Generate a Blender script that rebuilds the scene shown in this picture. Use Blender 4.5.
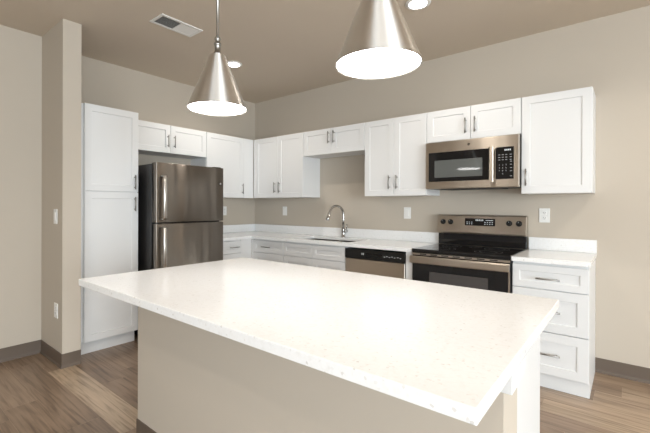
import bpy, bmesh, math, random
from mathutils import Vector, Matrix
random.seed(7)
PI = math.pi
S = bpy.context.scene
C = S.collection
for o in list(bpy.data.objects): bpy.data.objects.remove(o)

# ---------------------------------------------------------------- camera
yaw, pitch, roll = 0.7035, -0.0012, 0.0032
cyw, syw = math.cos(yaw), math.sin(yaw)
fw = Vector((-syw*math.cos(pitch), cyw*math.cos(pitch), math.sin(pitch)))
r0 = Vector((cyw, syw, 0)); u0 = r0.cross(fw)
rt = r0*math.cos(roll) + u0*math.sin(roll)
up = -r0*math.sin(roll) + u0*math.cos(roll)
cd = bpy.data.cameras.new('camera'); cam = bpy.data.objects.new('camera', cd); C.objects.link(cam)
M = Matrix((rt, up, -fw)).transposed().to_4x4(); M.translation = Vector((4.0628, -3.7322, 1.2725))
cam.matrix_world = M
cd.sensor_fit = 'HORIZONTAL'; cd.sensor_width = 36; cd.lens = 384.27*36/650
cd.shift_x = 22.13/650; cd.shift_y = -10.1/650; cd.clip_start = 0.05
S.camera = cam

# ---------------------------------------------------------------- world, daylight, exposure
S.view_settings.view_transform = 'Standard'; S.view_settings.look = 'None'
S.view_settings.gamma = 1; S.view_settings.use_curve_mapping = False
S.view_settings.exposure = 0.10
w = bpy.data.worlds.new('sky'); S.world = w; w.use_nodes = True
bg = w.node_tree.nodes['Background']; bg.inputs[0].default_value = (0.80, 0.90, 1.0, 1); bg.inputs[1].default_value = 1.2

def area(name, loc, rot, sx, sy, power, col):
    d = bpy.data.lights.new(name, 'AREA'); d.shape = 'RECTANGLE'; d.size = sx; d.size_y = sy
    d.energy = power; d.color = col
    o = bpy.data.objects.new(name, d); C.objects.link(o); o.location = loc; o.rotation_euler = rot
    return o
DAY = (0.83, 0.93, 1.0)
area('daylight_right', (9.75, -4.9, 1.45), (0, PI/2, 0), 2.1, 3.6, 435, DAY)     # sky light entering the right-hand window
area('daylight_back', (6.85, -7.35, 1.45), (PI/2, 0, 0), 4.6, 2.1, 205, DAY)       # sky light entering the windows behind

# ---------------------------------------------------------------- materials
def mat(name, col, rough=.5, metal=0, spec=.5):
    m = bpy.data.materials.new(name); m.use_nodes = True
    b = m.node_tree.nodes['Principled BSDF']
    b.inputs['Base Color'].default_value = (*col, 1); b.inputs['Roughness'].default_value = rough
    b.inputs['Metallic'].default_value = metal; b.inputs['Specular IOR Level'].default_value = spec
    return m
def nodes(m): return m.node_tree.nodes, m.node_tree.links, m.node_tree.nodes['Principled BSDF']
def obj_coords(m, scale=(1, 1, 1)):
    n, l, b = nodes(m)
    t = n.new('ShaderNodeTexCoord'); mp = n.new('ShaderNodeMapping'); mp.inputs['Scale'].default_value = scale
    l.new(t.outputs['Object'], mp.inputs[0]); return mp.outputs[0]
def bump(m, scale, strength, coords=(1, 1, 1), dist=.002, detail=3):
    n, l, b = nodes(m)
    nz = n.new('ShaderNodeTexNoise'); nz.inputs['Scale'].default_value = scale; nz.inputs['Detail'].default_value = detail
    l.new(obj_coords(m, coords), nz.inputs['Vector'])
    bp = n.new('ShaderNodeBump'); bp.inputs['Strength'].default_value = strength; bp.inputs['Distance'].default_value = dist
    l.new(nz.outputs[0], bp.inputs['Height']); l.new(bp.outputs[0], b.inputs['Normal'])
    return m
def ramp_color(m, fac, stops):
    n, l, b = nodes(m)
    r = n.new('ShaderNodeValToRGB'); e = r.color_ramp.elements
    while len(e) < len(stops): e.new(.5)
    for k, (p, c) in enumerate(stops): e[k].position = p; e[k].color = (*c, 1)
    l.new(fac, r.inputs[0]); return r.outputs[0]

WALL = bump(mat('wall_paint', (.525, .464, .388), .85, spec=.2), 260, .12)
CEIL = bump(mat('ceiling_paint', (.64, .56, .465), .9, spec=.15), 60, .25, dist=.003)
WHITE = bump(mat('white_lacquer', (.74, .74, .735), .38), 300, .03)
PLATE = mat('white_plastic', (.82, .81, .78), .35)
SLOT = mat('dark_slot', (.03, .03, .03), .6)
NICKEL = mat('brushed_nickel', (.38, .37, .35), .33, 1)
CHROME = mat('chrome', (.48, .47, .46), .10, 1)
BASEB = bump(mat('baseboard_vinyl', (.125, .094, .071), .5), 40, .15, (1, 1, 12))
BLACK = mat('black_enamel', (.009, .009, .009), .28, spec=.35)
GLASSK = mat('black_glass', (.006, .006, .007), .05, spec=.6)
GREYGLASS = mat('oven_window_glass', (.075, .068, .065), .12)
MWGLASS = mat('microwave_window_glass', (.11, .115, .11), .04)
GREYMARK = mat('grey_print', (.42, .42, .42), .5)
LTMARK = mat('light_print', (.75, .78, .8), .5)
DARKSIDE = bump(mat('black_textured_steel', (.018, .017, .017), .42), 300, .3)
SHADOWGAP = mat('black_rubber', (.01, .01, .01), .8)

def steel(name, col, rough, tangent, wave=.3, sc=(6.5, 6.5, .6)):
    """sheet brushed along the horizontal tangent, with the slow ripple of thin rolled metal"""
    m = mat(name, col, rough, 1); n, l, b = nodes(m)
    a = n.new('ShaderNodeTexNoise'); a.inputs['Scale'].default_value = 1; a.inputs['Detail'].default_value = 1
    l.new(obj_coords(m, sc), a.inputs['Vector'])
    bp = n.new('ShaderNodeBump'); bp.inputs['Strength'].default_value = wave; bp.inputs['Distance'].default_value = .06
    l.new(a.outputs[0], bp.inputs['Height']); l.new(bp.outputs[0], b.inputs['Normal'])
    c = n.new('ShaderNodeCombineXYZ')
    for k, v in enumerate(tangent): c.inputs[k].default_value = v
    b.inputs['Anisotropic'].default_value = .85; b.inputs['Anisotropic Rotation'].default_value = .25
    l.new(c.outputs[0], b.inputs['Tangent'])
    return m
STEEL = steel('stainless_steel_dark', (.23, .205, .18), .34, (0, 1, 0), .4)
STEELH = steel('stainless_steel', (.55, .495, .43), .40, (1, 0, 0), .12, (5, 5, .8))
SINKM = mat('sink_steel', (.30, .29, .275), .22, 1)

def quartz():
    m = mat('white_quartz', (.83, .82, .80), .16); n, l, b = nodes(m)
    v = n.new('ShaderNodeTexVoronoi'); v.inputs['Scale'].default_value = 165
    l.new(obj_coords(m), v.inputs['Vector'])
    sp = ramp_color(m, v.outputs['Color'], [(0, (.60, .58, .56)), (.07, (.75, .735, .715)), (.15, (.865, .865, .86)), (1, (.885, .885, .885))])
    nz = n.new('ShaderNodeTexNoise'); nz.inputs['Scale'].default_value = 60; nz.inputs['Detail'].default_value = 5
    l.new(obj_coords(m), nz.inputs['Vector'])
    s2 = ramp_color(m, nz.outputs[0], [(.33, (.97, .965, .955)), (.5, (1, 1, 1)), (1, (1, 1, 1))])
    mx = n.new('ShaderNodeMix'); mx.data_type = 'RGBA'; mx.blend_type = 'MULTIPLY'; mx.inputs[0].default_value = 1
    l.new(sp, mx.inputs[6]); l.new(s2, mx.inputs[7]); l.new(mx.outputs[2], b.inputs['Base Color'])
    return m
QUARTZ = quartz()

def planks():
    m = mat('oak_planks', (.3, .2, .14), .33, spec=.65); n, l, b = nodes(m)
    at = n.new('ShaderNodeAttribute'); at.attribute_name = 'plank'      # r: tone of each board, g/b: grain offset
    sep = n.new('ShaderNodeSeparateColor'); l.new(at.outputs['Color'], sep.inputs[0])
    t = n.new('ShaderNodeTexCoord')
    off = n.new('ShaderNodeCombineXYZ')
    mm = n.new('ShaderNodeMath'); mm.operation = 'MULTIPLY'; mm.inputs[1].default_value = 40; l.new(sep.outputs[1], mm.inputs[0])
    l.new(mm.outputs[0], off.inputs[0]); l.new(mm.outputs[0], off.inputs[1])
    ad = n.new('ShaderNodeVectorMath'); ad.operation = 'ADD'; l.new(t.outputs['Object'], ad.inputs[0]); l.new(off.outputs[0], ad.inputs[1])
    def noise(scale, det, dist=0.0):
        mp = n.new('ShaderNodeMapping'); mp.inputs['Scale'].default_value = scale; l.new(ad.outputs[0], mp.inputs[0])
        z = n.new('ShaderNodeTexNoise'); z.inputs['Scale'].default_value = 1; z.inputs['Detail'].default_value = det; z.inputs['Distortion'].default_value = dist
        l.new(mp.outputs[0], z.inputs['Vector']); return z.outputs[0]
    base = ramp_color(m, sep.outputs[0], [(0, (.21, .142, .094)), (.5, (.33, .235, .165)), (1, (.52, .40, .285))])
    grain = ramp_color(m, noise((2.6, 52, 1), 8, .6), [(.30, (.55, .51, .48)), (.5, (.98, .97, .96)), (.75, (1.18, 1.18, 1.17))])
    fig = ramp_color(m, noise((1.4, 7, 1), 3, 1.2), [(.3, (.70, .68, .66)), (.5, (1, 1, 1)), (.8, (1.12, 1.12, 1.12))])
    x1 = n.new('ShaderNodeMix'); x1.data_type = 'RGBA'; x1.blend_type = 'MULTIPLY'; x1.inputs[0].default_value = 1
    l.new(base, x1.inputs[6]); l.new(grain, x1.inputs[7])
    x2 = n.new('ShaderNodeMix'); x2.data_type = 'RGBA'; x2.blend_type = 'MULTIPLY'; x2.inputs[0].default_value = .9
    l.new(x1.outputs[2], x2.inputs[6]); l.new(fig, x2.inputs[7]); l.new(x2.outputs[2], b.inputs['Base Color'])
    return m
OAK = planks()

def emit(name, col, s):
    m = bpy.data.materials.new(name); m.use_nodes = True; n = m.node_tree.nodes; n.clear()
    e = n.new('ShaderNodeEmission'); e.inputs[0].default_value = (*col, 1); e.inputs[1].default_value = s
    o = n.new('ShaderNodeOutputMaterial'); m.node_tree.links.new(e.outputs[0], o.inputs[0]); return m
LAMP = emit('lit_diffuser', (1, .98, .96), 20)
LED = emit('display_digits', (.75, .9, 1), .9)

# ---------------------------------------------------------------- mesh helpers
def B(): return bmesh.new()
def box(bm, x0, x1, y0, y1, z0, z1, bev=0, seg=2):
    t = bmesh.new()
    bmesh.ops.create_cube(t, size=1)
    for v in t.verts: v.co = Vector(((x0+x1)/2 + v.co.x*(x1-x0), (y0+y1)/2 + v.co.y*(y1-y0), (z0+z1)/2 + v.co.z*(z1-z0)))
    if bev: bmesh.ops.bevel(t, geom=list(t.edges), offset=bev, segments=seg, affect='EDGES', profile=.5)
    me = bpy.data.meshes.new('t'); t.to_mesh(me); t.free(); bm.from_mesh(me); bpy.data.meshes.remove(me)
    return bm
def tube(bm, pts, r, n=12, cap=True):
    """a round bar swept along points; r may be a list"""
    pts = [Vector(p) for p in pts]; rr = r if isinstance(r, (list, tuple)) else [r]*len(pts)
    rings = []; ref = None
    for i, p in enumerate(pts):
        d = (pts[min(i+1, len(pts)-1)] - pts[max(i-1, 0)]).normalized()
        if ref is None: ref = d.orthogonal().normalized()
        ref = (ref - d*ref.dot(d)).normalized(); b = d.cross(ref)
        rings.append([bm.verts.new(p + (ref*math.cos(2*PI*k/n) + b*math.sin(2*PI*k/n))*rr[i]) for k in range(n)])
    for a, b in zip(rings, rings[1:]):
        for k in range(n): bm.faces.new((a[k], a[(k+1) % n], b[(k+1) % n], b[k])).smooth = True
    if cap: bm.faces.new(rings[0][::-1]); bm.faces.new(rings[-1])
    return bm
def lathe(bm, prof, n=48, c=(0, 0), smooth=True):
    """profile of (radius, z) turned about the vertical through c"""
    rings = []
    for r, z in prof:
        if r < 1e-6: rings.append([bm.verts.new((c[0], c[1], z))])
        else: rings.append([bm.verts.new((c[0]+r*math.cos(2*PI*k/n), c[1]+r*math.sin(2*PI*k/n), z)) for k in range(n)])
    for a, b in zip(rings, rings[1:]):
        for k in range(n):
            k2 = (k+1) % n
            if len(a) == 1 and len(b) == 1: continue
            if len(a) == 1: f = bm.faces.new((a[0], b[k2], b[k]))
            elif len(b) == 1: f = bm.faces.new((a[k], a[k2], b[0]))
            else: f = bm.faces.new((a[k], a[k2], b[k2], b[k]))
            f.smooth = smooth
    return bm
def cells(bm, xs, ys, keep, z0, z1):
    """one closed slab made of the grid cells for which keep(i, j) is true"""
    V = {}
    def v(i, j, k):
        if (i, j, k) not in V: V[(i, j, k)] = bm.verts.new((xs[i], ys[j], (z0, z1)[k]))
        return V[(i, j, k)]
    nx, ny = len(xs)-1, len(ys)-1
    K = lambda i, j: 0 <= i < nx and 0 <= j < ny and keep(i, j)
    for i in range(nx):
        for j in range(ny):
            if not K(i, j): continue
            bm.faces.new((v(i, j, 1), v(i+1, j, 1), v(i+1, j+1, 1), v(i, j+1, 1)))
            bm.faces.new((v(i, j, 0), v(i, j+1, 0), v(i+1, j+1, 0), v(i+1, j, 0)))
            if not K(i-1, j): bm.faces.new((v(i, j, 0), v(i, j, 1), v(i, j+1, 1), v(i, j+1, 0)))
            if not K(i+1, j): bm.faces.new((v(i+1, j, 0), v(i+1, j+1, 0), v(i+1, j+1, 1), v(i+1, j, 1)))
            if not K(i, j-1): bm.faces.new((v(i, j, 0), v(i+1, j, 0), v(i+1, j, 1), v(i, j, 1)))
            if not K(i, j+1): bm.faces.new((v(i, j+1, 0), v(i, j+1, 1), v(i+1, j+1, 1), v(i+1, j+1, 0)))
    return bm
def rrect(x0, x1, y0, y1, r, n=6):
    o = []
    for cx, cy, a in ((x1-r, y1-r, 0), (x0+r, y1-r, PI/2), (x0+r, y0+r, PI), (x1-r, y0+r, 1.5*PI)):
        for k in range(n+1):
            t = a + k*PI/2/n; o.append((cx + r*math.cos(t), cy + r*math.sin(t)))
    return o
def loft(bm, rings, cap0=False, cap1=False, smooth=True):
    R = [[bm.verts.new(p) for p in ring] for ring in rings]; n = len(R[0])
    for a, b in zip(R, R[1:]):
        for k in range(n): bm.faces.new((a[k], a[(k+1) % n], b[(k+1) % n], b[k])).smooth = smooth
    if cap0: bm.faces.new(R[0][::-1])
    if cap1: bm.faces.new(R[-1])
    return bm
def obj(name, bm, m, parent=None, bevel=0, loc=None):
    bmesh.ops.recalc_face_normals(bm, faces=bm.faces)
    me = bpy.data.meshes.new(name); bm.to_mesh(me); bm.free(); me.materials.append(m)
    o = bpy.data.objects.new(name, me); C.objects.link(o)
    if parent: o.parent = parent
    if loc: o.location = loc
    if bevel:
        d = o.modifiers.new('edge', 'BEVEL'); d.width = bevel; d.segments = 2; d.limit_method = 'ANGLE'; d.angle_limit = math.radians(40)
    return o
def tag(o, label, cat, group=None):
    o['label'] = label; o['category'] = cat
    if group: o['group'] = group
    return o
def thing(name, label, cat, loc=(0, 0, 0), rot=0, group=None):
    o = bpy.data.objects.new(name, None); C.objects.link(o); o.location = loc; o.rotation_euler = (0, 0, rot)
    o.empty_display_size = .05
    return tag(o, label, cat, group)
def struct(name, bm, m, parent=None, bevel=0):
    o = obj(name, bm, m, parent, bevel)
    if parent is None: o['kind'] = 'structure'
    return o
def text(name, s, size, m, parent, loc, rot=(PI/2, 0, 0), depth=.0003):
    cu = bpy.data.curves.new('t', 'FONT'); cu.body = s; cu.size = size; cu.extrude = depth; cu.align_x = 'CENTER'; cu.align_y = 'CENTER'
    t = bpy.data.objects.new('t', cu); me = bpy.data.meshes.new_from_object(t)
    bpy.data.objects.remove(t); bpy.data.curves.remove(cu)
    me.materials.clear(); me.materials.append(m); me.name = name
    me.transform(Matrix.Translation(loc) @ Matrix.Rotation(rot[0], 4, 'X'))
    return me
def join_meshes(name, meshes, m, parent):
    bm = bmesh.new()
    for me in meshes: bm.from_mesh(me); bpy.data.meshes.remove(me)
    me = bpy.data.meshes.new(name); bm.to_mesh(me); bm.free(); me.materials.append(m)
    o = bpy.data.objects.new(name, me); C.objects.link(o); o.parent = parent; return o

# ---------------------------------------------------------------- the room
H = 2.728
# floor boards run along x, 18 cm wide
bm = B(); lay = None; cols = []
fx0, fx1, fy0, fy1 = -0.1, 9.7, -7.3, 0.1
pw = .182; y = -2.755 - pw*26; row = 0
while y < fy1:
    row += 1
    x = fx0 - random.uniform(0, 1.2)
    special = abs(y + 2.755) < .01
    if special: x = .695 - 1.22
    while x < fx1:
        xn = x + 1.22
        a, b_ = max(x, fx0), min(xn, fx1)
        if b_ > a and min(y+pw, fy1) > max(y, fy0):
            g = .0006
            ya, yb = max(y, fy0), min(y+pw, fy1)
            f = bm.faces.new([bm.verts.new(p) for p in ((a+g, ya+g, 0), (b_-g, ya+g, 0), (b_-g, yb-g, 0), (a+g, yb-g, 0))])
            tone = random.uniform(.15, .60) if x < 3.2 else random.uniform(.4, .9)  # boards further right toned paler: the brighter light there is put into their colour
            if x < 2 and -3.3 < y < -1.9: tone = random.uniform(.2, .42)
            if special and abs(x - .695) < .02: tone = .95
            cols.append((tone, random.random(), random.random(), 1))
        x = xn
    y += pw
top = list(bm.faces)
geo = bmesh.new(); me = bpy.data.meshes.new('floor'); bm.to_mesh(me); bm.free(); geo.free()
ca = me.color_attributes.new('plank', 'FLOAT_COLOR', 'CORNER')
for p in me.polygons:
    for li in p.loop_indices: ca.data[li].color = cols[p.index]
bm = bmesh.new(); bm.from_mesh(me)
box(bm, fx0, fx1, fy0, fy1, -.12, -.0008)                            # slab under the boards shows only as the hairline joints
bm.to_mesh(me); bm.free(); me.materials.append(OAK)
fl = bpy.data.objects.new('floor', me); C.objects.link(fl); fl['kind'] = 'structure'

struct('ceiling', box(B(), -.1, 9.9, -7.4, .1, H, H+.12), CEIL)
struct('wall_back', box(B(), -.1, 9.9, 0, .12, 0, H), WALL)                       # behind the sink and the range
struct('wall_left', box(B(), -.12, 0, -2.56, 0, 0, H), WALL)                      # behind the refrigerator
struct('wall_partition', box(B(), -.12, .6954, -2.66, -2.5263, 0, H), WALL)
struct('wall_left_front', box(B(), -.12, .1893, -7.4, -2.66, 0, H), WALL)
# right wall and the wall behind the camera, with window openings
def holed(name, along, lo, hi, openings, c0, c1, z0, z1):
    us = sorted({lo, hi, *[a for o in openings for a in o]}); zs = [0, z0, z1, H]
    bm = bmesh.new()
    cells(bm, us, zs, lambda i, j: not (j == 1 and any(a <= us[i] < b for a, b in openings)), c0, c1)
    for v in bm.verts:
        u, z, c = v.co; v.co = (c, u, z) if along == 'y' else (u, c, z)
    return struct(name, bm, WALL)
holed('wall_right', 'y', -7.3, 0, [(-6.7, -3.1)], 9.5, 9.62, .4, 2.4)
holed('wall_front', 'x', .19, 9.62, [(4.55, 6.65), (7.05, 9.15)], -7.2, -7.08, .4, 2.4)
k = 1
def window(x0, x1, y0, y1):
    global k
    bm = B(); alongx = (x1-x0) > (y1-y0)
    f = .05
    def bar(a0, a1, z0, z1):
        if alongx: box(bm, a0, a1, y0, y1, z0, z1, .004)
        else: box(bm, x0, x1, a0, a1, z0, z1, .004)
    lo, hi = (x0, x1) if alongx else (y0, y1)
    bar(lo, lo+f, .4, 2.4); bar(hi-f, hi, .4, 2.4); bar(lo, hi, .4, .45); bar(lo, hi, 2.35, 2.4); bar((lo+hi)/2-.025, (lo+hi)/2+.025, .4, 2.4)
    struct('window_%d' % k, bm, WHITE); k += 1
window(4.55, 6.65, -7.17, -7.11); window(7.05, 9.15, -7.17, -7.11); window(9.53, 9.59, -6.7, -3.1)

def baseboard(name, pts, h=.11):
    """vinyl base with a small toe, following floor points with the room on its right-hand side"""
    prof = [(0, 0), (.013, 0), (.012, .006), (.007, .014), (.005, .024), (.005, h-.003), (.003, h), (0, h)]
    P = [Vector((a, b, 0)) for a, b in pts]; rings = []
    for i, p in enumerate(P):
        d0 = (P[i]-P[i-1]).normalized() if i else None
        d1 = (P[i+1]-P[i]).normalized() if i < len(P)-1 else None
        n0 = Vector((d0.y, -d0.x, 0)) if d0 else None; n1 = Vector((d1.y, -d1.x, 0)) if d1 else None
        if n0 and n1: m_ = (n0+n1)/(1+n0.dot(n1))
        else: m_ = n0 or n1
        rings.append([p + m_*a + Vector((0, 0, z)) for a, z in prof])
    return loft(bmesh.new(), rings, True, True, False)
struct('baseboard_left', baseboard('b', [(.1893, -7.08), (.1893, -2.66), (.6954, -2.66), (.6954, -2.5263)]), BASEB)
struct('baseboard_back', baseboard('b', [(3.868, 0), (9.5, 0)]), BASEB)
struct('baseboard_right', baseboard('b', [(9.5, 0), (9.5, -7.08)]), BASEB)
struct('baseboard_front', baseboard('b', [(9.5, -7.08), (.19, -7.08)]), BASEB)

# ---------------------------------------------------------------- cabinets
def shaker(x0, x1, z0, z1, yb, rail=.057, th=.019):
    """shaker panel: flat frame round a recessed field; back plane y = yb, front y = yb-th"""
    bm = bmesh.new(); e = .0015; yf = yb-th; d = .007
    def R(i, y): return [(x0+i, y, z0+i), (x1-i, y, z0+i), (x1-i, y, z1-i), (x0+i, y, z1-i)]
    loft(bm, [R(0, yb), R(0, yf+e), R(e, yf), R(rail, yf), R(rail+.003, yf+d)], True, True, False)
    return bm
def pull(parent, x, z, yf, vertical=True, L=.13):
    bm = bmesh.new(); h = L/2; s = .03
    if vertical:
        tube(bm, [(x, yf-s, z-h), (x, yf-s, z+h)], .0058)
        for q in (-h*.72, h*.72): tube(bm, [(x, yf+.0005, z+q), (x, yf-s, z+q)], .0045)
    else:
        tube(bm, [(x-h, yf-s, z), (x+h, yf-s, z)], .0058)
        for q in (-h*.72, h*.72): tube(bm, [(x+q, yf+.0005, z), (x+q, yf-s, z)], .0045)
    return obj('handle', bm, NICKEL, parent)
G = .0016
def door(root, x0, x1, z0, z1, yb, hx=None, hz=None, rail=.057):
    d = obj('door', shaker(x0+G, x1-G, z0+G, z1-G, yb, rail), WHITE, root)
    if hx is not None: pull(d, hx, hz, yb-.019)
    return d
def drawer(root, x0, x1, z0, z1, yb, handle=True, rail=.045, hx=None, L=.13, zc=None):
    d = obj('drawer' if handle else 'false_drawer_front', shaker(x0+G, x1-G, z0+G, z1-G, yb, rail), WHITE, root)
    if handle: pull(d, (x0+x1)/2 if hx is None else hx, (z0+z1)/2 if zc is None else zc, yb-.019, False, L)
    return d
def upper(label, loc, rot, W, h, doors, D=.305, filler=None):
    t = thing('wall_cabinet', label, 'cabinet', loc, rot, 'white shaker wall cabinets')
    bm = B(); box(bm, 0, W, -D, -.001, 0.004, h-.001, .001)
    obj('cabinet_box', bm, WHITE, t)
    for (a, b, hx, hz) in doors: door(t, a, b, 0, h, -D-.0005, hx, hz)
    if filler: obj('filler_strip', box(B(), filler[0], filler[1], -D-.017, -D-.0003, 0, h, .001), WHITE, t)
    return t
UB, UT = 1.372, 2.130; UH = UT-UB; SH = UT-1.846
R90 = PI/2
# along the sink wall
upper('tall white two-door wall cabinet in the room corner, left of the sink', (.326, 0, UB), 0, 1.1725-.326, UH,
      [(.034, .762-.326, .722-.326, .126), (.762-.326, 1.1725-.326, .802-.326, .126)], filler=(0, .032))
upper('short white two-door wall cabinet above the sink', (1.1735, 0, 1.846), 0, .824, SH,
      [(0, .412, .375, .18), (.412, .824, .446, .18)])
upper('tall white two-door wall cabinet between the sink and the microwave', (1.9985, 0, UB), 0, .6535, UH,
      [(0, .3265, .284, .134), (.3265, .6535, .364, .134)])
upper('short white two-door wall cabinet directly above the microwave', (2.653, 0, 1.846), 0, .7635, SH,
      [(0, .382, .345, .115), (.382, .7635, .422, .119)])
upper('white single-door wall cabinet right of the microwave, last on the wall', (3.4175, 0, UB), 0, .447, UH,
      [(0, .447, .035, .128)])
# along the refrigerator wall (local x runs along +y)
upper('white single-door wall cabinet between the refrigerator and the room corner', (0, -1.055, UB), R90, 1.055-.326, UH,
      [(.001, .565, .535, .115)], filler=(.567, .728))
upper('short white two-door wall cabinet above the refrigerator', (0, -1.972, 1.829), R90, .916, UT-1.829,
      [(0, .458, .420, .125), (.458, .916, .496, .125)])

def base_box(bm, W, D, toe=.115, z1=.881, x0=0):
    box(bm, x0, x0+W, -D, -.002, toe-.003, z1, .001)
# tall pantry cabinet
t = thing('pantry_cabinet', 'tall white two-door pantry cabinet between the partition wall and the refrigerator', 'cabinet', (0, -2.463, 0), R90)
obj('cabinet_box', box(B(), 0, .4645, -.5695, -.002, .112, 2.131, .001), WHITE, t)
obj('filler_strip', box(B(), -.062, -.001, -.562, -.545, .112, 2.131, .001), WHITE, t)
obj('toe_kick', box(B(), -.062, .4645, -.516, -.02, 0, .111), WHITE, t)
door(t, 0, .4645, .115, 1.392, -.57, .424, 1.285); door(t, 0, .4645, 1.394, 2.1325, -.57, .424, 1.484)

# drawer base beside the refrigerator
t = thing('base_cabinet', 'white base cabinet with a drawer, right beside the refrigerator', 'cabinet', (0, -1.155, 0), R90, 'white shaker base cabinets')
bm = B(); base_box(bm, .494, .609); obj('cabinet_box', bm, WHITE, t)
obj('toe_kick', box(B(), 0, .494, -.535, -.02, 0, .111), WHITE, t)
obj('filler_strip', box(B(), .366, .5265, -.627, -.61, .115, .88, .001), WHITE, t)
drawer(t, .02, .364, .729, .869, -.61, True, hx=.255); door(t, .02, .364, .118, .726, -.61, .33, .58)
# drawer base in the corner
t = thing('base_cabinet', 'white base cabinet with one pulled drawer, in the corner left of the sink', 'cabinet', (.66, 0, 0), 0, 'white shaker base cabinets')
bm = B(); base_box(bm, .483, .609); obj('cabinet_box', bm, WHITE, t)
obj('toe_kick', box(B(), -.1, .483, -.535, -.02, 0, .111), WHITE, t)
obj('filler_strip', box(B(), -.0325, -.002, -.627, -.61, .115, .88, .001), WHITE, t)
drawer(t, 0, .483, .729, .869, -.61, True, hx=.23); door(t, 0, .483, .118, .726, -.61, .44, .58)
# sink base: open-topped carcass so the bowls hang inside
t = thing('base_cabinet', 'white sink base cabinet with two false drawer fronts under the sink', 'cabinet', (1.145, 0, 0), 0, 'white shaker base cabinets')
W = .828; bm = B()
for bx in ((0, .012, -.609, -.002, .112, .881), (W-.006, W, -.609, -.002, .112, .881), (.018, W-.018, -.609, -.002, .112, .13), (.018, W-.018, -.012, -.002, .13, .881), (.018, W-.018, -.609, -.59, .13, .17), (.018, W-.018, -.609, -.59, .70, .881)):
    box(bm, *bx)
obj('cabinet_box', bm, WHITE, t)
obj('toe_kick', box(B(), 0, W, -.535, -.02, 0, .111), WHITE, t)
drawer(t, 0, W/2, .729, .869, -.61, False); drawer(t, W/2, W, .729, .869, -.61, False)
door(t, 0, W/2, .118, .726, -.61, W/2-.04, .58); door(t, W/2, W, .118, .726, -.61, W/2+.04, .58)
# filler between dishwasher and range
tag(obj('filler_panel', box(B(), 2.597, 2.655, -.628, -.01, .0, .881, .001), WHITE), 'narrow white filler panel between the dishwasher and the range', 'panel')
# three-drawer base right of the range
t = thing('base_cabinet', 'white three-drawer base cabinet right of the range, ending the run', 'cabinet', (3.4205, 0, 0), 0, 'white shaker base cabinets')
W = .4475
bm = B(); base_box(bm, W, .609); obj('cabinet_box', bm, WHITE, t)
obj('toe_kick', box(B(), 0, W, -.56, 0, 0, .111), WHITE, t)
drawer(t, 0, W, .701, .866, -.61, True, hx=.221, zc=.776, L=.14); drawer(t, 0, W, .411, .698, -.61, True, rail=.06, L=.14, zc=.555); drawer(t, 0, W, .118, .408, -.61, True, rail=.06, L=.14, zc=.263)

# ---------------------------------------------------------------- countertops
t = thing('countertop', 'L-shaped speckled white quartz countertop holding the sink', 'countertop', (0, 0, .882))
SX = (1.20, 1.56-.008, 1.56+.008, 1.925); SY = (-.54, -.12)
xs = [.001, .648, 1.175, 1.952, 2.657]; ys = [-1.17, -.648, SY[0], SY[1], -.001]
o = obj('worktop', cells(bmesh.new(), xs, ys, lambda i, j: (i == 0 or j > 0) and not (i == 2 and j == 2), .0003, .032), QUARTZ, t, .002)
obj('backsplash', box(B(), .022, 2.657, -.021, -.001, .0325, .134, .0015), QUARTZ, t)
obj('backsplash', box(B(), .001, .021, -1.17, -.001, .0325, .134, .0015), QUARTZ, t)
t = thing('countertop', 'short speckled quartz countertop right of the range, on three drawers', 'countertop', (3.417, 0, .882))
obj('worktop', box(B(), .001, .459, -.648, -.001, .0003, .032, .002), QUARTZ, t)
obj('backsplash', box(B(), .001, .459, -.021, -.001, .0325, .134, .0015), QUARTZ, t)

# ---------------------------------------------------------------- sink and tap
t = thing('sink', 'double-bowl stainless undermount sink set in the L-shaped countertop', 'sink', (1.5635, -.33, .8795))
for s, (a, b) in (('l', (-.3905, -.012)), ('r', (.012, .3905))):
    y0, y1 = -.216, .216
    rings = [[(x, y, 0) for x, y in rrect(a-.008 if s == 'l' else a-.004, b+.004 if s == 'l' else b+.008, y0-.012, y1+.012, .05)]]
    rings += [[(x, y, -.0005) for x, y in rrect(a, b, y0, y1, .045)], [(x, y, -.17) for x, y in rrect(a+.012, b-.012, y0+.012, y1-.012, .045)],
              [(x, y, -.188) for x, y in rrect(a+.03, b-.03, y0+.03, y1-.03, .04)]]
    bm = loft(bmesh.new(), rings, False, True)
    ob = obj('bowl', bm, SINKM, t); so = ob.modifiers.new('s', 'SOLIDIFY'); so.thickness = .0015; so.offset = -1
    c = (a+b)/2
    obj('drain', lathe(bmesh.new(), [(0, -.1865), (.02, -.1865), (.04, -.184), (.044, -.186), (.044, -.1885)], 24, (c, .03)), CHROME, ob)
t = thing('faucet', 'chrome gooseneck pull-down faucet standing behind the sink', 'faucet', (1.565, -.068, .9142))
obj('base', lathe(bmesh.new(), [(0, 0), (.027, 0), (.027, .006), (.022, .010), (.020, .05), (.022, .075), (.021, .10), (.017, .108), (0, .108)], 28), CHROME, t)
pts = [(0, 0, .105), (0, 0, .20), (0, 0, .265)]
ax, ay = -.32, -.95                                                     # spout swings out over the bowls
for k2 in range(1, 13):
    th = PI*k2/12*.93; rr = .098
    q = rr*(1-math.cos(th)); pts.append((ax*q, ay*q, .262+rr*math.sin(th)))
dirv = Vector(pts[-1])-Vector(pts[-2]); dirv.normalize(); endp = Vector(pts[-1])
obj('spout', tube(bmesh.new(), pts + [tuple(endp+dirv*.01)], .0135, 16), CHROME, t)
obj('spray_head', tube(bmesh.new(), [endp+dirv*.008, endp+dirv*.012, endp+dirv*.06, endp+dirv*.085, endp+dirv*.09], [.014, .0175, .0195, .0195, .016], 18), CHROME, t)
bm = tube(bmesh.new(), [(.015, 0, .072), (.048, -.002, .076)], .019, 16)
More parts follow.
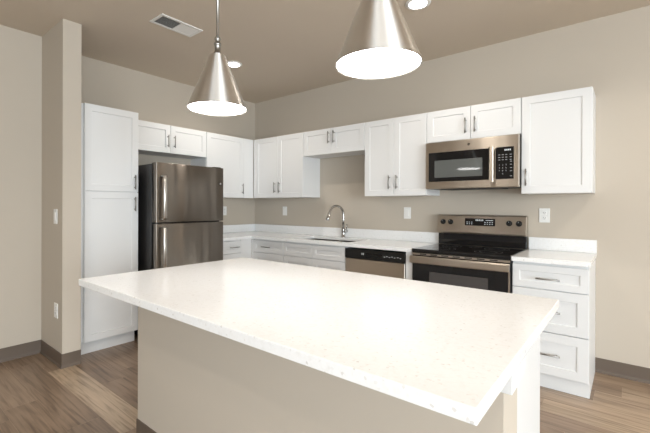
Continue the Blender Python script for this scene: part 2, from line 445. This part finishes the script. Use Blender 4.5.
tube(bm, [(.040, -.002, .078), (.050, -.006, .12), (.056, -.010, .155)], [.008, .007, .006], 10)
obj('lever', bm, CHROME, t)

# ---------------------------------------------------------------- refrigerator
t = thing('refrigerator', 'stainless steel top-freezer refrigerator beside the tall pantry cabinet', 'refrigerator', (.03, -1.952, 0), R90)
W = .762                                                                # local x along the wall, -y towards the room
obj('cabinet_body', box(B(), 0, W, -.712, 0, .03, 1.655, .004), DARKSIDE, t)
obj('base_grille', box(B(), .01, W-.01, -.73, -.712, .02, .10, .003), BLACK, t)
for fx in (.05, W-.05):
    for fy in (-.66, -.06): obj('foot', lathe(B(), [(0, 0), (.02, 0), (.02, .03), (0, .03)], 12, (fx, fy)), BLACK, t)
def fdoor(z0, z1):
    bm = bmesh.new()                                                     # slightly crowned door with rounded vertical edges
    yb, yf = -.719, -.790; prof = []
    n = 12; rr = .014
    prof.append((0.0, yb))
    for k2 in range(5):
        a = k2*PI/2/4; prof.append((rr-rr*math.cos(a), yf+.004+rr-rr*math.sin(a)))
    for k2 in range(1, n):
        u = k2/n; prof.append((rr+(W-2*rr)*u, yf+.004-.004*math.sin(PI*u)))
    for k2 in range(5):
        a = PI/2-k2*PI/2/4; prof.append((W-rr+rr*math.cos(a), yf+.004+rr-rr*math.sin(a)))
    prof.append((W, yb))
    e = .003
    def ring(i, z): return [(min(max(x, i), W-i), max(y, yf+i) , z) for x, y in prof]
    return loft(bm, [ring(e, z0), ring(0, z0+e), ring(0, z1-e), ring(e, z1)], True, True)
def fhandle(p, z0, z1, top):
    bm = bmesh.new(); x = .062; s = -.842
    yy = -.789
    ring = lambda cx, cy, hw, hd: None
    pts = [(x, yy+.002, z1-.012), (x, s+.012, z1-.010), (x, s, z1-.03), (x, s-.004, (z0+z1)/2), (x, s, z0+.03), (x, s+.012, z0+.010), (x, yy+.002, z0+.012)]
    # flat curved strap handle
    prof = [(-.017, 0), (-.013, -.006), (.013, -.006), (.017, 0), (.013, .005), (-.013, .005)]
    rings = []
    P = [Vector(p_) for p_ in pts]
    for i, p_ in enumerate(P):
        d = (P[min(i+1, len(P)-1)]-P[max(i-1, 0)]).normalized(); nrm = Vector((0, d.z, -d.y))
        if nrm.y < 0 or (abs(nrm.y) < .3 and False): pass
        rings.append([p_ + Vector((a, 0, 0)) + nrm*b for a, b in prof])
    loft(bm, rings, True, True)
    return obj('handle', bm, STEELB, p)
STEELB = mat('bright_steel', (.66, .64, .61), .28, 1)
d1 = obj('door', fdoor(1.117, 1.664), STEEL, t); fhandle(d1, 1.135, 1.555, True)
d2 = obj('door', fdoor(.105, 1.106), STEEL, t); fhandle(d2, .66, 1.085, False)
lg = bmesh.new(); tube(lg, [(.715, -.7905, 1.50), (.715, -.7925, 1.50)], .011, 20)
obj('round_badge', lg, CHROME, d1)
obj('hinge_cover', box(B(), W-.10, W-.01, -.75, -.66, 1.6555, 1.675, .004), BLACK, t)
obj('door_gasket', box(B(), .012, W-.012, -.719, -.712, .11, 1.655), SHADOWGAP, t)

# ---------------------------------------------------------------- dishwasher
t = thing('dishwasher', 'stainless dishwasher with black control panel, left of the range', 'dishwasher', (1.9715, 0, 0))
W = .62
obj('tub', box(B(), .004, W, -.585, -.02, .10, .868), BLACK, t)
obj('toe_kick', box(B(), .004, W, -.53, -.51, 0, .10), BLACK, t)
obj('door', box(B(), .004, W, -.637, -.586, .115, .776, .006, 3), STEELH, t)
# control panel with a pocket for the hand
bm = bmesh.new()
cells(bm, [.004, .23, .40, W], [.780, .800, .838, .866], lambda i, j: not (i == 1 and j == 1), -.64, -.62)
for v in bm.verts: v.co = (v.co.x, v.co.z, v.co.y)
box(bm, .004, W, -.62, -.586, .78, .866)
cp = obj('control_panel', bm, BLACK, t, .002)
obj('pocket_handle', box(B(), .232, .398, -.633, -.6195, .824, .834, .003), GLASSK, cp)
for i, x in enumerate([.42, .445, .47, .495, .52, .55, .575]): obj('panel_mark', box(B(), x, x+.012, -.6407, -.6398, .815+(i % 2)*.006, .820+(i % 2)*.006), LTMARK, cp)
for x in (.19, .205): obj('panel_mark', box(B(), x, x+.007, -.6407, -.6398, .818, .836), LTMARK, cp)

# ---------------------------------------------------------------- range
t = thing('range', 'freestanding stainless electric range with black glass cooktop', 'stove', (2.665, 0, 0))
W = .7495
obj('oven_body', box(B(), 0, W, -.625, -.03, .03, .895, .002), BLACK, t)
for fx in (.04, W-.04):
    for fy in (-.58, -.07): obj('foot', lathe(B(), [(0, 0), (.018, 0), (.018, .03), (0, .03)], 12, (fx, fy)), BLACK, t)
ct = obj('cooktop', box(B(), -.001, W+.001, -.662, -.10, .8955, .917, .004, 3), GLASSK, t)
bm = bmesh.new()
for cx, cy, r in ((.19, -.50, .115), (.56, -.50, .10), (.19, -.24, .08), (.56, -.24, .095), (.375, -.20, .05)):
    for rr in (r, r*.62):
        lathe(bm, [(rr-.0012, .9171), (rr-.0012, .9174), (rr+.0012, .9174), (rr+.0012, .9171)], 40, (cx, cy))
obj('burner_rings', bm, mat('burner_print', (.05, .05, .05), .3), ct)
obj('front_trim', box(B(), .001, W-.001, -.658, -.6255, .8845, .895, .002), BLACK, t)
dr = obj('oven_door', box(B(), .003, W-.003, -.655, -.6255, .215, .884, .005, 3), GLASSK, t)
obj('vent_strip', box(B(), .003, W-.003, -.6575, -.6548, .866, .883, .0005, 1), STEELH, dr)
obj('window_glass', box(B(), .15, W-.15, -.6562, -.6548, .40, .735, .0004, 1), GREYGLASS, dr)
obj('door_trim', box(B(), .735, .7465, -.6575, -.6548, .215, .80, .0006, 1), STEELH, dr)
bm = bmesh.new()                                                         # wide flat bar handle
loft(bm, [[(x, a, b) for a, b in [(-.684, .800), (-.698, .803), (-.703, .809), (-.703, .852), (-.698, .859), (-.684, .862)]] for x in (.0, .012, W-.012, W+.0)], True, True, False)
for fx in (.03, W-.05): box(bm, fx, fx+.02, -.69, -.654, .82, .845, .003)
obj('handle', bm, STEELH, dr)
for i in range(7):
    x = .07+i*.09; obj('vent_slot', box(B(), x, x+.055, -.6582, -.6574, .871, .879), SLOT, dr)
obj('storage_drawer', box(B(), .003, W-.003, -.652, -.6255, .04, .208, .005, 3), STEELH, t)
# backguard: black riser with a leaning stainless console
obj('riser', box(B(), .004, W-.004, -.072, -.03, .917, 1.04, .003), GLASSK, t)
bm = bmesh.new()
prof = [(-.022, 1.02), (-.088, 1.022), (-.095, 1.035), (-.078, 1.185), (-.068, 1.195), (-.022, 1.195)]
loft(bm, [[(x, a, b) for a, b in prof] for x in (.002, W-.002)], True, True, False)
cons = obj('control_console', bm, STEELH, t, .003)
sl = math.atan2(.017, .15)                                               # lean of the console face
def onface(x, z, off=0): return Vector((x, -.095+(z-1.035)*(.017/.15)-off*math.cos(sl), z+off*math.sin(sl)))
def plate(x0, x1, z0, z1, o0, o1):
    bm = bmesh.new()
    loft(bm, [[tuple(onface(x, z, o)) for x, z in ((x0, z0), (x1, z0), (x1, z1), (x0, z1))] for o in (o0, o1)], True, True, False); return bm
dp = obj('display', plate(.252, .508, 1.100, 1.165, -.0005, .0015), GLASSK, cons)
bm = bmesh.new()
def mark(x0, x1, z0, z1): obj('display_mark', plate(x0, x1, z0, z1, .0014, .0019), LTMARK, dp)
for i in range(5): mark(.345+i*.014, .353+i*.014, 1.142, 1.156)
for z in (1.112, 1.128):
    for x in (.268, .288, .308, .42, .44, .46, .48): mark(x, x+.009, z, z+.006)
mark(.43, .49, 1.146, 1.151)
for kx in (.053, .123, .618, .693):
    a = onface(kx, 1.128); nrm = Vector((0, -math.cos(sl), math.sin(sl)))
    kb = obj('knob', tube(bmesh.new(), [a, a+nrm*.006, a+nrm*.0065, a+nrm*.024, a+nrm*.028], [.024, .024, .0195, .0175, .015], 24), BLACK, cons)
    obj('pointer', tube(bmesh.new(), [a+nrm*.0279+Vector((0, 0, .004)), a+nrm*.0285+Vector((0, 0, .014))], .0012, 6), LTMARK, kb)

# ---------------------------------------------------------------- microwave
t = thing('microwave', 'over-the-range stainless microwave with black door window', 'microwave', (2.668, 0, 1.426))
W = .748; HH = .416
obj('case', box(B(), 0, W-.004, -.352, -.003, .004, HH, .002), DARKSIDE, t)
fr = obj('front_frame', box(B(), 0, W, -.386, -.3525, 0, HH-.005, .006, 3), STEELH, t)
gl = obj('door_glass', box(B(), .030, .533, -.3885, -.385, .064, .319, .001, 1), GLASSK, fr)
obj('window_pane', box(B(), .083, .480, -.3897, -.3883, .098, .248, .0006, 1), MWGLASS, gl)
kp = obj('control_panel', box(B(), .580, .710, -.3885, -.385, .066, .319, .001, 1), GLASSK, fr)
bm = bmesh.new()
loft(bm, [[(x, y_, z) for x, y_ in ((.534, -.400), (.537, -.414), (.542, -.418), (.563, -.418), (.569, -.413), (.570, -.400))] for z in (.045, .055, .318, .328)], True, True, False)
for z in (.06, .30): box(bm, .55, .57, -.405, -.385, z, z+.015)
obj('handle', bm, STEELH, fr)
obj('bottom_vent', box(B(), .12, .60, -.34, -.05, -.0025, .0035), SLOT, t)
obj('round_badge', tube(bmesh.new(), [(.372, -.3855, .367), (.372, -.3875, .367)], .011, 20), CHROME, fr)
ms = []
for r_, row_ in enumerate(('123', '456', '789', '0')):
    for c_, ch in enumerate(row_): ms.append(text('t', ch, .016, GREYMARK, None, (.608+(c_+(1 if row_ == '0' else 0))*.024, -.3888, .176-r_*.023)))
obj_keys = join_meshes('keypad_digits', ms, GREYMARK, kp)
for z in (.215, .235, .255):
    for x in (.60, .625, .65, .682): obj('panel_mark', box(B(), x, x+.014, -.3892, -.3883, z, z+.004), GREYMARK, kp)
for z in (.085, .125, .15, .176, .20): obj('panel_mark', box(B(), .684, .698, -.3892, -.3883, z, z+.004), GREYMARK, kp)
for i in range(4): obj('clock_digit', box(B(), .645+i*.012, .653+i*.012, -.3892, -.3883, .288, .300), LTMARK, kp)

# ---------------------------------------------------------------- island
t = thing('kitchen_island', 'beige painted kitchen island base under the large white quartz slab', 'island', (0, 0, 0))
obj('knee_wall', box(B(), 2.023, 3.8345, -2.715, -2.567, 0, .880), WALL, t)
obj('cabinet_box', box(B(), 2.05, 3.78, -2.5665, -2.005, .112, .880), WHITE, t)
obj('end_panel', box(B(), 3.7805, 3.80, -2.5665, -1.985, 0, .880, .001), WHITE, t)
obj('end_panel', box(B(), 2.024, 2.0495, -2.5665, -1.985, 0, .880, .001), WHITE, t)
obj('toe_kick', box(B(), 2.05, 3.78, -2.5, -2.08, 0, .111), WHITE, t)
ir = bpy.data.objects.new('front_row', None)
for i in range(4):
    a = 2.052+i*.432; d = obj('door', shaker(-a-.43, -a, .118, .87, 0), WHITE, t)
    d.rotation_euler = (0, 0, PI); d.location = (0, -2.0045, 0)
    pull(d, -a-(.39 if i % 2 == 0 else .04), .75, -.019)
bpy.data.objects.remove(ir)
obj('baseboard', baseboard('b', [(2.023, -2.567), (2.023, -2.715), (3.8345, -2.715), (3.8345, -2.567)]), BASEB, t)
bm = B(); box(bm, 3.826, 3.8545, -2.722, -2.7155, .827, .8805, .001); box(bm, 3.835, 3.8545, -2.7156, -2.565, .827, .8805, .001)
obj('trim_block', bm, WHITE, t)
tag(obj('island_countertop', box(B(), 2.022, 3.859, -3.0125, -1.96, .8815, .914, .003), QUARTZ), 'large speckled white quartz slab topping the kitchen island', 'countertop')

# ---------------------------------------------------------------- pendant lamps
def pendant(x, y, zb, label):
    t = thing('pendant_lamp', label, 'lamp', (x, y, H), 0, 'cone pendant lamps over the island')
    b = zb-H; R, r = .1525, .037; h = .285
    prof = [(R+.003, b+.002), (R+.003, b+.010), (R, b+.012), (r+.006, b+h-.004), (r-.004, b+h+.004), (.014, b+h+.006)]
    inner = [(.014, b+h+.002), (r-.006, b+h), (r+.003, b+h-.007), (R-.0025, b+.012), (R+.001, b+.002)]
    obj('lamp_shade', lathe(bmesh.new(), prof + inner + [prof[0]], 72), BRUSH, t)
    df = obj('diffuser', lathe(bmesh.new(), [(0, b+.0065), (R-.004, b+.0065), (R-.004, b+.009), (0, b+.009)], 64, smooth=False), LAMP, t)
    obj('socket_cup', lathe(bmesh.new(), [(0, b+h+.004), (.020, b+h+.004), (.020, b+h+.012), (.0155, b+h+.014), (.0155, b+h+.052), (.019, b+h+.055), (.019, b+h+.064), (.012, b+h+.068), (.012, b+h+.08), (.0165, b+h+.084), (.0165, b+h+.092), (.008, b+h+.1), (0, b+h+.1)], 24), NICKEL, t)
    obj('rod', tube(bmesh.new(), [(0, 0, b+h+.098), (0, 0, -.02)], .0078), NICKEL, t)
    obj('canopy', lathe(bmesh.new(), [(0, -.001), (.062, -.001), (.062, -.018), (.05, -.024), (0, -.024)], 36), NICKEL, t)
BRUSH = mat('brushed_shade_metal', (.74, .71, .67), .55, 1)
n_, l_, b_ = nodes(BRUSH)
b_.inputs['Anisotropic'].default_value = .98
tg = n_.new('ShaderNodeTangent'); tg.direction_type = 'RADIAL'; tg.axis = 'Z'; b_.inputs['Anisotropic Rotation'].default_value = .25; l_.new(tg.outputs[0], b_.inputs['Tangent'])
pendant(2.405, -2.478, 1.779, 'brushed nickel cone pendant lamp, the farther one, nearer the refrigerator')
pendant(3.362, -2.485, 1.785, 'brushed nickel cone pendant lamp, the nearer one, over the middle of the island')

# ---------------------------------------------------------------- ceiling lights and air vent
def downlight(x, y, label, watts=28):
    t = thing('recessed_light', label, 'ceiling light', (x, y, H), 0, 'round recessed ceiling lights')
    obj('trim_ring', lathe(bmesh.new(), [(.062, -.0005), (.088, -.0005), (.089, -.004), (.084, -.009), (.068, -.012), (.062, -.008), (.062, -.0005)], 48), PLATE, t)
    obj('lens', lathe(bmesh.new(), [(0, -.0075), (.0618, -.0075), (.0618, -.002), (0, -.002)], 40, smooth=False), LAMP, t)
    d = bpy.data.lights.new('bulb', 'SPOT'); d.energy = watts; d.color = (1, .92, .82); d.spot_size = math.radians(150); d.spot_blend = .6; d.shadow_soft_size = .05
    o = bpy.data.objects.new('bulb', d); C.objects.link(o); o.parent = t; o.location = (0, 0, -.03)
downlight(.962, -1.186, 'small round recessed ceiling light beyond the farther pendant, near the corner')
downlight(2.907, -1.103, 'round recessed ceiling light at the top edge, right of the nearer pendant')
downlight(4.85, -1.1, 'unseen round recessed ceiling light added beyond the right end of the cabinets', 38)  # unseen lamp, added and turned up to brighten the right wall and floor
downlight(2.2, -4.6, 'round recessed ceiling light over the open floor behind the island')
downlight(4.45, -4.25, 'unseen round recessed ceiling light added behind the camera, over the open floor')  # unseen lamp, placed here to throw a streak on the pendant shades
downlight(7.2, -1.6, 'round recessed ceiling light towards the right-hand window')

t = thing('air_vent', 'white rectangular ceiling air register above the island', 'vent', (1.27, -2.022, H))
bm = bmesh.new(); a, b = .095, .184
cells(bm, [-a, -a+.024, a-.024, a], [-b, -b+.022, -.004, .004, b-.022, b], lambda i, j: not (i == 1 and j in (1, 3)), -.008, -.0005)
obj('frame', bm, PLATE, t, .002)
obj('dark_duct', box(B(), -a+.024, a-.024, -b+.022, -.004, -.003, -.0008), mat('duct_grey', (.10, .10, .095), .7), t)
bm = bmesh.new()
for i in range(9):
    x = -a+.028+i*.0168
    loft(bm, [[(x, y_, -.0075), (x+.004, y_, -.0075), (x+.012, y_, -.0032), (x+.008, y_, -.0032)] for y_ in (.004, b-.022)], True, True, False)
obj('louvres', bm, PLATE, t)
bm = bmesh.new()
for i in range(8):
    x = -a+.034+i*.0168
    box(bm, x, x+.003, -b+.022, -.004, -.0065, -.0031)
obj('louvres', bm, mat('louvre_grey', (.22, .22, .21), .6), t)

# ---------------------------------------------------------------- sockets and switches
def wallplate(kind, label, loc, rot, w=.076, h=.118):
    t = thing('wall_outlet' if kind == 'outlet' else 'light_switch', label, 'outlet' if kind == 'outlet' else 'switch', loc, rot, 'white wall plates')
    p = obj('cover_plate', box(B(), -w/2, w/2, -.006, -.0004, -h/2, h/2, .002), PLATE, t)
    if kind == 'outlet':
        for s in (-1, 1):
            q = obj('socket', box(B(), -.017, .017, -.0085, -.0055, s*.021-.014, s*.021+.014, .003, 2), PLATE, t)
            bm = B(); z = s*.021
            box(bm, -.008, -.006, -.0088, -.0083, z-.002, z+.007); box(bm, .006, .008, -.0088, -.0083, z-.002, z+.006)
            tube(bm, [(0, -.0088, z-.008), (0, -.0083, z-.008)], .0025, 8)
            obj('slots', bm, SLOT, q)
    else:
        obj('rocker', box(B(), -.0165, .0165, -.010, -.0055, -.033, .033, .003, 2), PLATE, t)
wallplate('switch', 'white switch plate on the sink wall near the corner', (.586, 0, 1.205), 0)
wallplate('switch', 'white switch plate on the wall left of the range', (2.316, 0, 1.203), 0)
wallplate('outlet', 'white double outlet on the wall right of the range', (3.529, 0, 1.200), 0)
wallplate('outlet', 'white outlet beside the refrigerator, half hidden by it', (0, -.545, 1.205), R90)
wallplate('switch', 'white switch plate, the upper one on the partition wall', (.55, -2.66, 1.182), 0)
wallplate('outlet', 'white outlet low on the partition wall above the baseboard', (.567, -2.66, .429), 0)
